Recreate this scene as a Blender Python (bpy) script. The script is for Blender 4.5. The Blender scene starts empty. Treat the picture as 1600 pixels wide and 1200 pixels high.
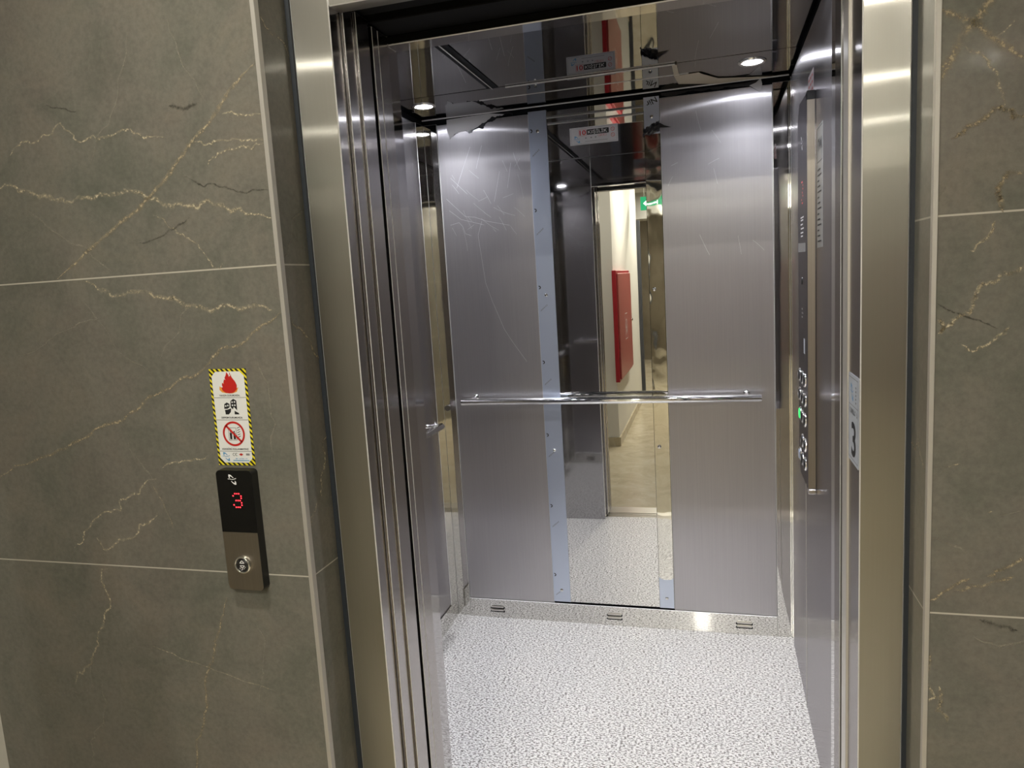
import bpy, bmesh, math, random
from mathutils import Vector, Matrix

# ------------------------------------------------------------------ camera, world, exposure
C = bpy.context.scene.collection
S = bpy.context.scene
random.seed(7)

def camera():
    yaw, pit, rol = 0.2766, -0.1389, -0.0602
    cy, sy, cp, sp = math.cos(yaw), math.sin(yaw), math.cos(pit), math.sin(pit)
    f = Vector((-sy*cp, cy*cp, sp)); r = Vector((cy, sy, 0)); u = r.cross(f)
    c, s = math.cos(rol), math.sin(rol)
    r2 = c*r + s*u; u2 = -s*r + c*u
    cam = bpy.data.cameras.new('camera'); o = bpy.data.objects.new('camera', cam); C.objects.link(o)
    m = Matrix((r2, u2, -f)).transposed().to_4x4(); m.translation = (0.6741, -1.1878, 1.4975)
    o.matrix_world = m
    cam.sensor_width = 36; cam.sensor_fit = 'HORIZONTAL'; cam.lens = 1139.95/1600*36
    cam.clip_start = 0.01
    S.camera = o
camera()
W = bpy.data.worlds.new('world'); S.world = W; W.use_nodes = True
W.node_tree.nodes['Background'].inputs[0].default_value = (0.05, 0.05, 0.05, 1)
W.node_tree.nodes['Background'].inputs[1].default_value = 0.1
S.view_settings.view_transform = 'Standard'; S.view_settings.look = 'None'
S.view_settings.exposure = 1.3; S.view_settings.gamma = 1.0; S.view_settings.use_curve_mapping = False
S.cycles.max_bounces = 12; S.cycles.glossy_bounces = 8; S.cycles.diffuse_bounces = 4
S.cycles.sample_clamp_indirect = 6.0
S.cycles.use_denoising = True

LED = 24.0         # lift car downlights, glow of the lens
LOBBY = 330.0
LED_W = 19.0       # lift car downlights, lamp power
LAMP = 1600.0      # corridor downlights

# ------------------------------------------------------------------ materials
M = {}
def newmat(name):
    m = bpy.data.materials.new(name); m.use_nodes = True; M[name] = m
    nt = m.node_tree; b = nt.nodes['Principled BSDF']
    return m, nt, b
def N(nt, t, **k):
    n = nt.nodes.new(t)
    for a, v in k.items(): setattr(n, a, v)
    return n
def rgb(c): return (c[0], c[1], c[2], 1)
def coords(nt, scale=(1, 1, 1), loc=(0, 0, 0)):
    g = N(nt, 'ShaderNodeNewGeometry'); mp = N(nt, 'ShaderNodeMapping')
    nt.links.new(g.outputs['Position'], mp.inputs[0])
    mp.inputs['Scale'].default_value = scale; mp.inputs['Location'].default_value = loc
    return mp.outputs[0]
def noise(nt, vec, scale, detail=2, rough=0.5, dist=0):
    n = N(nt, 'ShaderNodeTexNoise'); nt.links.new(vec, n.inputs['Vector'])
    n.inputs['Scale'].default_value = scale; n.inputs['Detail'].default_value = detail
    n.inputs['Roughness'].default_value = rough; n.inputs['Distortion'].default_value = dist
    return n.outputs['Fac']
def ramp(nt, fac, stops):
    r = N(nt, 'ShaderNodeValToRGB'); nt.links.new(fac, r.inputs[0])
    e = r.color_ramp.elements
    while len(e) < len(stops): e.new(0.5)
    for i, (p, c) in enumerate(stops): e[i].position = p; e[i].color = rgb(c)
    return r.outputs[0]
def mapr(nt, fac, a, b, c, d):
    n = N(nt, 'ShaderNodeMapRange'); nt.links.new(fac, n.inputs[0])
    for i, v in enumerate((a, b, c, d)): n.inputs[i+1].default_value = v
    return n.outputs[0]
def mixc(nt, fac, a, b, mode='MIX'):
    n = N(nt, 'ShaderNodeMix', data_type='RGBA', blend_type=mode)
    if isinstance(fac, (int, float)): n.inputs[0].default_value = fac
    else: nt.links.new(fac, n.inputs[0])
    for i, v in ((6, a), (7, b)):
        if isinstance(v, tuple): n.inputs[i].default_value = rgb(v)
        else: nt.links.new(v, n.inputs[i])
    return n.outputs[2]
def bump(nt, b, h, dist, strength=1.0):
    n = N(nt, 'ShaderNodeBump'); n.inputs['Strength'].default_value = strength; n.inputs['Distance'].default_value = dist
    nt.links.new(h, n.inputs['Height']); nt.links.new(n.outputs[0], b.inputs['Normal'])

def flat(name, col, rough=0.5, metal=0.0, emit=0, spec=0.5, coat=0):
    m, nt, b = newmat(name)
    b.inputs['Base Color'].default_value = rgb(col); b.inputs['Roughness'].default_value = rough
    b.inputs['Metallic'].default_value = metal; b.inputs['Specular IOR Level'].default_value = spec
    b.inputs['Coat Weight'].default_value = coat
    if emit:
        b.inputs['Emission Color'].default_value = rgb(col); b.inputs['Emission Strength'].default_value = emit
    return m
def brushed(name, col, spread, lobes, grain=(260, 260, 3), wave=0.0, gvar=0.12):
    """steel brushed along Z: highlights spread sideways; lobes = (upright roughness, weight) pairs"""
    m, nt, b = newmat(name); nt.nodes.remove(b)
    n = noise(nt, coords(nt, grain), 1.0, 3, 0.6)
    c = mixc(nt, n, tuple(x*(1-gvar) for x in col), tuple(min(1, x*(1+gvar)) for x in col))
    t = N(nt, 'ShaderNodeTangent', direction_type='RADIAL', axis='Z')
    nrm = None
    if wave:
        bp = N(nt, 'ShaderNodeBump'); bp.inputs['Distance'].default_value = wave
        nt.links.new(noise(nt, coords(nt, (3, 3, 1.5)), 1.0, 1), bp.inputs['Height']); nrm = bp.outputs[0]
    out = None; tot = 0
    for ay, wgt in lobes:
        ax = max(spread, ay); q = N(nt, 'ShaderNodeBsdfAnisotropic', distribution='GGX')
        nt.links.new(c, q.inputs['Color']); nt.links.new(t.outputs[0], q.inputs['Tangent'])
        q.inputs['Roughness'].default_value = (ax*ay)**0.25
        q.inputs['Anisotropy'].default_value = math.sqrt(ay/ax)-1
        if nrm is not None: nt.links.new(nrm, q.inputs['Normal'])
        tot += wgt
        if out is None: out = q.outputs[0]
        else:
            mx = N(nt, 'ShaderNodeMixShader'); mx.inputs[0].default_value = wgt/tot
            nt.links.new(out, mx.inputs[1]); nt.links.new(q.outputs[0], mx.inputs[2]); out = mx.outputs[0]
    nt.links.new(out, nt.nodes['Material Output'].inputs[0])
    return m
def polished(name, col, rough=0.03, wave=0.0003, wscale=(4, 4, 2)):
    m, nt, b = newmat(name)
    b.inputs['Metallic'].default_value = 1; b.inputs['Base Color'].default_value = rgb(col)
    b.inputs['Roughness'].default_value = rough
    if wave: bump(nt, b, noise(nt, coords(nt, wscale), 1.0, 1.5), wave)
    return m

brushed('frame_steel', (0.46, 0.447, 0.405), 0.22, ((0.003, 0.4), (0.05, 0.4), (0.18, 0.2)), gvar=0.04)
brushed('panel_steel', (0.53, 0.515, 0.53), 0.26, ((0.010, 0.35), (0.06, 0.25), (0.22, 0.4)), wave=0.0003, gvar=0.08)
brushed('side_panel_steel', (0.52, 0.505, 0.52), 0.10, ((0.010, 0.5), (0.05, 0.5)), wave=0.0003)
brushed('door_steel', (0.47, 0.45, 0.445), 0.05, ((0.004, 0.55), (0.03, 0.45)))
brushed('column_steel', (0.34, 0.33, 0.345), 0.12, ((0.012, 0.5), (0.05, 0.5)))
brushed('satin_steel', (0.37, 0.33, 0.275), 0.2, ((0.08, 0.5), (0.2, 0.5)))
polished('mirror_steel', (0.72, 0.715, 0.69), 0.004, 0.00022, (3, 3, 2.2))
polished('polished_trim', (0.66, 0.65, 0.62), 0.03, 0.0005, (9, 9, 3))
polished('wavy_trim', (0.70, 0.69, 0.64), 0.03, 0.002, (10, 10, 7))
polished('return_steel', (0.46, 0.45, 0.46), 0.05, 0.0004)
polished('dark_polished', (0.40, 0.39, 0.40), 0.05, 0.0004)
polished('ceiling_steel', (0.20, 0.197, 0.205), 0.02, 0.0003, (5, 2.5, 5))
polished('chrome', (0.85, 0.85, 0.84), 0.05, 0)
flat('corner_profile', (0.60, 0.575, 0.53), 0.4, 0.55)
flat('closing_steel', (0.66, 0.63, 0.57), 0.35, 0.6)
flat('edge_glint_metal', (0.85, 0.84, 0.82), 0.45, 0.4)  # pale colour stands in for the highlight that steel edges catch
polished('aluminium', (0.62, 0.60, 0.56), 0.3, 0)
flat('black_gap', (0.008, 0.009, 0.011), 0.7, spec=0.1)
flat('dark_housing', (0.006, 0.006, 0.006), 0.7, spec=0.1)
flat('black_plastic', (0.012, 0.012, 0.012), 0.35)
flat('black_glass', (0.004, 0.004, 0.004), 0.08)
flat('silicone', (0.018, 0.023, 0.03), 0.5)
flat('white_paint', (0.74, 0.725, 0.66), 0.6)
flat('grey_paint', (0.62, 0.62, 0.58), 0.6)
flat('hall_ceiling_paint', (0.58, 0.57, 0.53), 0.7)
flat('dark_wood', (0.045, 0.028, 0.018), 0.4)
flat('red_paint', (0.40, 0.02, 0.03), 0.35)
flat('door_red_paint', (0.42, 0.095, 0.085), 0.3)
flat('dark_frame_paint', (0.05, 0.055, 0.065), 0.4)
flat('exit_green', (0.0, 0.22, 0.09), 0.4, emit=0.6)
flat('exit_white', (0.9, 1.0, 0.95), 0.4, emit=1.2)
flat('sign_white', (0.80, 0.81, 0.80), 0.35)
flat('sticker_grey', (0.60, 0.60, 0.62), 0.35)
flat('label_silver', (0.50, 0.54, 0.60), 0.35)
flat('print_black', (0.012, 0.012, 0.014), 0.5)
flat('print_grey', (0.17, 0.18, 0.19), 0.5)
flat('print_white', (0.85, 0.85, 0.85), 0.5)
flat('print_red', (0.55, 0.02, 0.015), 0.4)
flat('print_orange', (0.85, 0.35, 0.05), 0.4)
flat('print_blue', (0.10, 0.33, 0.58), 0.4)
flat('led_red', (1.0, 0.02, 0.03), 0.4, emit=2.5)
flat('dot_red', (0.9, 0.05, 0.06), 0.4, emit=0.6)
flat('green_lit', (0.02, 0.55, 0.10), 0.3, emit=0.7)
flat('film_blue', (0.56, 0.62, 0.74), 0.3, 0.78)
flat('film_white', (0.46, 0.455, 0.46), 0.45)
flat('film_black', (0.008, 0.008, 0.01), 0.3)
flat('film_amber', (0.36, 0.31, 0.22), 0.3)
flat('scratch', (0.85, 0.85, 0.9), 0.3, 0.7)
flat('label_clear', (0.24, 0.245, 0.24), 0.3)
flat('label_pink', (0.62, 0.50, 0.52), 0.4)
flat('lens_led', (0.90, 0.92, 1.0), 0.4, emit=LED)
flat('lens_lobby', (1.0, 0.95, 0.84), 0.4, emit=LOBBY)
flat('lens_lamp', (1.0, 0.95, 0.84), 0.4, emit=LAMP)

def tile_mat():
    m, nt, b = newmat('stone_tile')
    p = coords(nt)
    big = noise(nt, p, 3.2, 5, 0.55, 1.2)
    mid = noise(nt, coords(nt, loc=(3, 1, 5)), 6.0, 6, 0.65, 0.8)
    fine = noise(nt, p, 90, 4, 0.7)
    c1 = ramp(nt, big, [(0.32, (0.150, 0.149, 0.124)), (0.5, (0.176, 0.168, 0.142)), (0.68, (0.170, 0.157, 0.134))])
    c2 = ramp(nt, mid, [(0.30, (0.80, 0.84, 0.82)), (0.5, (1.0, 1.0, 1.0)), (0.72, (1.15, 1.10, 1.06))])
    c = mixc(nt, 1.0, c1, c2, 'MULTIPLY')
    c3 = ramp(nt, fine, [(0.3, (0.86, 0.86, 0.86)), (0.7, (1.12, 1.12, 1.12))])
    c = mixc(nt, 1.0, c, c3, 'MULTIPLY')
    # grout joints every 0.598 m
    sep = N(nt, 'ShaderNodeSeparateXYZ'); nt.links.new(p, sep.inputs[0])
    a = N(nt, 'ShaderNodeMath', operation='SUBTRACT'); nt.links.new(sep.outputs[2], a.inputs[0]); a.inputs[1].default_value = 0.9558 - 0.299
    md = N(nt, 'ShaderNodeMath', operation='FLOORED_MODULO'); nt.links.new(a.outputs[0], md.inputs[0]); md.inputs[1].default_value = 0.598
    d = N(nt, 'ShaderNodeMath', operation='SUBTRACT'); nt.links.new(md.outputs[0], d.inputs[0]); d.inputs[1].default_value = 0.299
    ab = N(nt, 'ShaderNodeMath', operation='ABSOLUTE'); nt.links.new(d.outputs[0], ab.inputs[0])
    g = mapr(nt, ab.outputs[0], 0.0011, 0.0016, 1.0, 0.0)
    c = mixc(nt, g, c, (0.50, 0.47, 0.40))
    nt.links.new(c, b.inputs['Base Color'])
    nt.links.new(mapr(nt, mid, 0.3, 0.7, 0.30, 0.38), b.inputs['Roughness'])
    b.inputs['Specular IOR Level'].default_value = 0.12
    b.inputs['Coat Weight'].default_value = 0.5; b.inputs['Coat Roughness'].default_value = 0.07
    return m
tile_mat()
def vein_mat(name, c1, c2, strength):
    m, nt, b = newmat(name)
    uv = N(nt, 'ShaderNodeUVMap'); sep = N(nt, 'ShaderNodeSeparateXYZ'); nt.links.new(uv.outputs[0], sep.inputs[0])
    ab = N(nt, 'ShaderNodeMath', operation='ABSOLUTE'); nt.links.new(sep.outputs[0], ab.inputs[0])
    fall = mapr(nt, ab.outputs[0], 0.15, 1.0, 1.0, 0.0)
    p = coords(nt)
    n = noise(nt, p, 170, 5, 0.75)
    n2 = noise(nt, p, 26, 3, 0.6)
    k = N(nt, 'ShaderNodeMath', operation='MULTIPLY'); nt.links.new(fall, k.inputs[0])
    nt.links.new(mapr(nt, n, 0.38, 0.56, 0.12, 1.0), k.inputs[1])
    k2 = N(nt, 'ShaderNodeMath', operation='MULTIPLY'); nt.links.new(k.outputs[0], k2.inputs[0])
    nt.links.new(mapr(nt, n2, 0.36, 0.56, 0.42*strength, strength), k2.inputs[1])
    nt.links.new(mixc(nt, mapr(nt, n, 0.36, 0.60, 0, 1), c1, c2), b.inputs['Base Color'])
    b.inputs['Roughness'].default_value = 0.4; b.inputs['Specular IOR Level'].default_value = 0.2
    nt.links.new(k2.outputs[0], b.inputs['Alpha'])
    return m
vein_mat('vein_gold', (0.19, 0.15, 0.095), (0.50, 0.425, 0.29), 0.9)
vein_mat('vein_pale', (0.24, 0.20, 0.13), (0.68, 0.60, 0.43), 0.85)
vein_mat('vein_faint', (0.28, 0.26, 0.20), (0.40, 0.37, 0.30), 0.6)
vein_mat('vein_dark', (0.05, 0.045, 0.035), (0.08, 0.075, 0.06), 0.7)

def car_floor_mat():
    m, nt, b = newmat('speckled_floor')
    n1 = noise(nt, coords(nt, (112, 200, 1)), 1.0, 3, 0.62)
    n2 = noise(nt, coords(nt, (150, 270, 1), (9, 4, 0)), 1.0, 2, 0.6)
    big = noise(nt, coords(nt), 5, 2)
    base = ramp(nt, big, [(0.35, (0.86, 0.845, 0.82)), (0.65, (0.88, 0.86, 0.83))])
    c = mixc(nt, mapr(nt, n2, 0.52, 0.60, 0, 0.5), base, (0.46, 0.43, 0.42))
    c = mixc(nt, mapr(nt, n1, 0.505, 0.55, 0, 1), c, (0.20, 0.185, 0.17))
    nt.links.new(c, b.inputs['Base Color']); b.inputs['Roughness'].default_value = 0.4
    b.inputs['Specular IOR Level'].default_value = 0.3
    b.inputs['Coat Weight'].default_value = 0.25; b.inputs['Coat Roughness'].default_value = 0.12
car_floor_mat()
def marble_mat():
    m, nt, b = newmat('beige_marble')
    n = noise(nt, coords(nt), 3.0, 7, 0.65, 1.6)
    n2 = noise(nt, coords(nt), 14, 4, 0.6, 1.0)
    c = ramp(nt, n, [(0.3, (0.40, 0.34, 0.23)), (0.5, (0.50, 0.44, 0.31)), (0.7, (0.58, 0.53, 0.41))])
    c = mixc(nt, mapr(nt, n2, 0.6, 0.7, 0, 0.35), c, (0.70, 0.66, 0.56))
    nt.links.new(c, b.inputs['Base Color']); b.inputs['Roughness'].default_value = 0.22
marble_mat()
def beige_wall_mat():
    m, nt, b = newmat('beige_stone')
    n = noise(nt, coords(nt), 2.0, 6, 0.6, 1.0)
    c = ramp(nt, n, [(0.3, (0.17, 0.145, 0.10)), (0.7, (0.25, 0.215, 0.155))])
    nt.links.new(c, b.inputs['Base Color']); b.inputs['Roughness'].default_value = 0.35
beige_wall_mat()
def hazard_mat():
    m, nt, b = newmat('hazard_stripe')
    p = coords(nt); sep = N(nt, 'ShaderNodeSeparateXYZ'); nt.links.new(p, sep.inputs[0])
    a = N(nt, 'ShaderNodeMath', operation='ADD'); nt.links.new(sep.outputs[0], a.inputs[0]); nt.links.new(sep.outputs[2], a.inputs[1])
    md = N(nt, 'ShaderNodeMath', operation='FLOORED_MODULO'); nt.links.new(a.outputs[0], md.inputs[0]); md.inputs[1].default_value = 0.0106
    st = N(nt, 'ShaderNodeMath', operation='GREATER_THAN'); nt.links.new(md.outputs[0], st.inputs[0]); st.inputs[1].default_value = 0.0053
    nt.links.new(mixc(nt, st.outputs[0], (0.012, 0.012, 0.012), (0.80, 0.70, 0.02)), b.inputs['Base Color'])
    b.inputs['Roughness'].default_value = 0.4
hazard_mat()

# ------------------------------------------------------------------ mesh helpers (world coordinates)
def link(name, bm, mats, parent=None, label=None, cat=None, group=None, kind=None, smooth=False):
    """one mesh object; vertices are given in world space and moved to the thing's own origin"""
    me = bpy.data.meshes.new(name)
    if not isinstance(mats, (list, tuple)): mats = [mats]
    for m in mats: me.materials.append(M[m])
    o = bpy.data.objects.new(name, me); C.objects.link(o)
    if parent is not None:
        o.parent = parent
        off = worldloc(parent)
        bmesh.ops.translate(bm, verts=bm.verts, vec=-off)
    elif kind != 'structure' or True:
        if bm.verts:
            lo = Vector([min(v.co[i] for v in bm.verts) for i in range(3)]); hi = Vector([max(v.co[i] for v in bm.verts) for i in range(3)])
            org = Vector(((lo.x+hi.x)/2, (lo.y+hi.y)/2, lo.z))
            bmesh.ops.translate(bm, verts=bm.verts, vec=-org); o.location = org
    if smooth:
        for f in bm.faces: f.smooth = True
    bm.to_mesh(me); bm.free()
    setp(o, label, cat, group, kind)
    return o
def worldloc(o):
    v = Vector(o.location)
    while o.parent is not None: o = o.parent; v = v + Vector(o.location)
    return v
def setp(o, label=None, cat=None, group=None, kind=None):
    if label: o['label'] = label
    if cat: o['category'] = cat
    if group: o['group'] = group
    if kind: o['kind'] = kind
def thing(name, loc, label, cat, group=None):
    o = bpy.data.objects.new(name, None); C.objects.link(o); o.location = loc
    o.empty_display_size = 0.05
    setp(o, label, cat, group); return o
def BM(): return bmesh.new()
def box(bm, x0, x1, y0, y1, z0, z1, bev=0.0, seg=1, mat=0):
    vs = [bm.verts.new((x, y, z)) for x in (x0, x1) for y in (y0, y1) for z in (z0, z1)]
    fs = []
    for q in ((0, 1, 3, 2), (4, 6, 7, 5), (0, 4, 5, 1), (2, 3, 7, 6), (0, 2, 6, 4), (1, 5, 7, 3)):
        f = bm.faces.new([vs[i] for i in q]); f.material_index = mat; fs.append(f)
    if bev:
        es = list({e for f in fs for e in f.edges})
        bmesh.ops.bevel(bm, geom=es, offset=bev, segments=seg, affect='EDGES', profile=0.5)
    return bm
def bx(*a, **k): return box(BM(), *a, **k)
def edge_glints(bm, idx):
    """highlight put into the colour: bevelled edges turn pale, flat sides keep theirs"""
    bm.normal_update()
    for f in bm.faces:
        if max(abs(c) for c in f.normal) < 0.95: f.material_index = idx
    return bm
def tube(bm, pts, r, n=20, cap=True, mat=0):
    pts = [Vector(p) for p in pts]; rings = []
    for i, p in enumerate(pts):
        t = (pts[min(i+1, len(pts)-1)] - pts[max(i-1, 0)]).normalized()
        up = Vector((0, 0, 1)) if abs(t.z) < 0.9 else Vector((1, 0, 0))
        a = t.cross(up).normalized(); b = t.cross(a)
        rr = r[i] if isinstance(r, (list, tuple)) else r
        rings.append([bm.verts.new(p + rr*(math.cos(2*math.pi*k/n)*a + math.sin(2*math.pi*k/n)*b)) for k in range(n)])
    for i in range(len(rings)-1):
        for k in range(n):
            f = bm.faces.new((rings[i][k], rings[i][(k+1) % n], rings[i+1][(k+1) % n], rings[i+1][k])); f.smooth = True; f.material_index = mat
    if cap:
        bm.faces.new(rings[0][::-1]); bm.faces.new(rings[-1])
    return bm
class Plane:
    """flat drawing board: origin, right, up; n is lifted along right x up"""
    def __init__(s, o, r, u):
        s.o, s.r, s.u = Vector(o), Vector(r).normalized(), Vector(u).normalized(); s.n = s.r.cross(s.u)
    def p(s, u, v, n=0): return s.o + u*s.r + v*s.u + n*s.n
    def poly(s, bm, pts, n=0, mat=0):
        f = bm.faces.new([bm.verts.new(s.p(a, b, n)) for a, b in pts]); f.material_index = mat; return f
    def rect(s, bm, u0, u1, v0, v1, n=0, mat=0): return s.poly(bm, [(u0, v0), (u1, v0), (u1, v1), (u0, v1)], n, mat)
    def frame(s, bm, u0, u1, v0, v1, w, n=0, mat=0):
        s.rect(bm, u0, u1, v0, v0+w, n, mat); s.rect(bm, u0, u1, v1-w, v1, n, mat)
        s.rect(bm, u0, u0+w, v0+w, v1-w, n, mat); s.rect(bm, u1-w, u1, v0+w, v1-w, n, mat)
    def disc(s, bm, u, v, r, n=0, k=32, mat=0, ry=None):
        ry = ry or r
        return s.poly(bm, [(u+r*math.cos(2*math.pi*i/k), v+ry*math.sin(2*math.pi*i/k)) for i in range(k)], n, mat)
    def ring(s, bm, u, v, r0, r1, n=0, k=40, mat=0, a0=0, a1=2*math.pi):
        for i in range(k):
            a, b = a0+(a1-a0)*i/k, a0+(a1-a0)*(i+1)/k
            s.poly(bm, [(u+r0*math.cos(a), v+r0*math.sin(a)), (u+r1*math.cos(a), v+r1*math.sin(a)),
                        (u+r1*math.cos(b), v+r1*math.sin(b)), (u+r0*math.cos(b), v+r0*math.sin(b))], n, mat)
    def stroke(s, bm, pts, w, n=0, mat=0):
        for (a, b), (c, d) in zip(pts, pts[1:]):
            l = math.hypot(c-a, d-b) or 1; px, py = -(d-b)/l*w/2, (c-a)/l*w/2
            s.poly(bm, [(a-px, b-py), (c-px, d-py), (c+px, d+py), (a+px, b+py)], n, mat)
    def cyl(s, bm, u, v, r, n0, n1, k=32, mat=0, r1=None, smooth=True):
        r1 = r if r1 is None else r1
        A = [bm.verts.new(s.p(u+r*math.cos(2*math.pi*i/k), v+r*math.sin(2*math.pi*i/k), n0)) for i in range(k)]
        B = [bm.verts.new(s.p(u+r1*math.cos(2*math.pi*i/k), v+r1*math.sin(2*math.pi*i/k), n1)) for i in range(k)]
        for i in range(k):
            f = bm.faces.new((A[i], A[(i+1) % k], B[(i+1) % k], B[i])); f.material_index = mat; f.smooth = smooth
        f = bm.faces.new(B); f.material_index = mat
    def lathe(s, bm, u, v, prof, k=32, mat=0, cap=True):
        rings = [[bm.verts.new(s.p(u+r*math.cos(2*math.pi*i/k), v+r*math.sin(2*math.pi*i/k), h)) for i in range(k)] for r, h in prof]
        for A, B in zip(rings, rings[1:]):
            for i in range(k):
                f = bm.faces.new((A[i], A[(i+1) % k], B[(i+1) % k], B[i])); f.material_index = mat; f.smooth = True
        if cap: f = bm.faces.new(rings[-1]); f.material_index = mat
    def slab(s, bm, pts, n0, n1, mat=0):
        A = [bm.verts.new(s.p(a, b, n0)) for a, b in pts]; B = [bm.verts.new(s.p(a, b, n1)) for a, b in pts]
        k = len(pts)
        f = bm.faces.new(A[::-1]); f.material_index = mat
        f = bm.faces.new(B); f.material_index = mat
        for i in range(k):
            f = bm.faces.new((A[i], A[(i+1) % k], B[(i+1) % k], B[i])); f.material_index = mat
    def rrect(s, u0, u1, v0, v1, r, k=6):
        o = []
        for cx, cy, a in ((u1-r, v1-r, 0), (u0+r, v1-r, 90), (u0+r, v0+r, 180), (u1-r, v0+r, 270)):
            for i in range(k+1):
                t = math.radians(a+90*i/k); o.append((cx+r*math.cos(t), cy+r*math.sin(t)))
        return o
    def text(s, bm, txt, u, v, h, width=None, n=0, ang=0, align='CENTER', mat=0, bold=0.0, mirror=False):
        cu = bpy.data.curves.new('t', 'FONT'); cu.body = txt; cu.size = 1; cu.align_x = align; cu.offset = bold
        cu.resolution_u = 4
        ob = bpy.data.objects.new('t', cu); C.objects.link(ob)
        dg = bpy.context.evaluated_depsgraph_get(); dg.update()
        me = bpy.data.meshes.new_from_object(ob.evaluated_get(dg))
        bpy.data.objects.remove(ob); bpy.data.curves.remove(cu)
        xs = [q.co.x for q in me.vertices]; ys = [q.co.y for q in me.vertices]
        sy = h/0.72; sx = sy if width is None else width/(max(xs)-min(xs))
        ca, sa = math.cos(ang), math.sin(ang)
        vs = []
        cx = (max(xs)+min(xs))/2 if align == 'CENTER' else 0
        for q in me.vertices:
            a, b = (q.co.x-cx)*sx*(-1 if mirror else 1), q.co.y*sy
            vs.append(bm.verts.new(s.p(u+ca*a-sa*b, v+sa*a+ca*b, n)))
        for p in me.polygons:
            try: f = bm.faces.new([vs[i] for i in p.vertices]); f.material_index = mat
            except ValueError: pass
        bpy.data.meshes.remove(me)

LOGO = [(180, 200), (230, 180), (300, 195), (380, 240), (460, 320), (530, 400), (480, 402), (400, 330), (330, 300), (270, 310), (262, 350), (278, 420), (240, 410), (195, 370)]
def logo(pl, bm, u, v, h, n):
    """slanted broken ring with a thin wavy band of tiny lettering across it"""
    k = h/620
    for s in (1, -1): pl.poly(bm, [(u+s*(a-424)*k, v-s*(b-490)*k) for a, b in LOGO], n)
    rnd = random.Random(3)
    for i in range(9):
        a = -300+64*i; c = 40-(i*7 if i < 6 else 42-(i-5)*22)
        pl.stroke(bm, [(u+a*k, v+(c-24)*k), (u+(a+18)*k, v+(c+26)*k), (u+(a+44)*k, v+(c-20)*k)], 24*k, n)
def fine_print(pl, bm, u0, u1, v, h, n, seed=1):
    """lettering too small to read: short upright strokes in word groups"""
    rnd = random.Random(seed); u = u0
    while u < u1:
        w = rnd.uniform(0.35, 0.75)*h
        if rnd.random() < 0.86:
            pl.rect(bm, u, min(u+w*0.34, u1), v, v+h, n); pl.rect(bm, u+w*0.34, min(u+w, u1), v+(h*0.75 if rnd.random() < .5 else 0), v+(h if rnd.random() < .5 else h*0.25)+h*0.02, n)
        u += w+h*0.22

# ------------------------------------------------------------------ vein ribbons on the tile faces
def jitter(pts, amp, depth):
    for _ in range(depth):
        out = [pts[0]]
        for (a, b), (c, d) in zip(pts, pts[1:]):
            l = math.hypot(c-a, d-b); k = random.gauss(0, amp)*l
            out += [((a+c)/2-(d-b)/(l or 1)*k, (b+d)/2+(c-a)/(l or 1)*k), (c, d)]
        pts = out
    return pts
def vein(bm, pl, pts, w, mat, amp=0.13, depth=5, n=0.0006):
    uvl = bm.loops.layers.uv.verify()
    pts = jitter(pts, amp, depth); L = len(pts)
    rows = []
    for i, (a, b) in enumerate(pts):
        a0, b0 = pts[max(i-1, 0)]; a1, b1 = pts[min(i+1, L-1)]
        l = math.hypot(a1-a0, b1-b0) or 1; px, py = -(b1-b0)/l, (a1-a0)/l
        t = i/(L-1); ww = w*(0.55+0.75*random.random())*min(1, 0.25+6*t, 0.25+6*(1-t))
        rows.append((bm.verts.new(pl.p(a-px*ww, b-py*ww, n)), bm.verts.new(pl.p(a+px*ww, b+py*ww, n))))
    for (p0, p1), (q0, q1) in zip(rows, rows[1:]):
        f = bm.faces.new((p0, q0, q1, p1)); f.material_index = mat
        for lp, u in zip(f.loops, (-1, -1, 1, 1)): lp[uvl].uv = (u, 0)
TILE = ['stone_tile', 'vein_gold', 'vein_pale', 'vein_faint', 'vein_dark']

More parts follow.
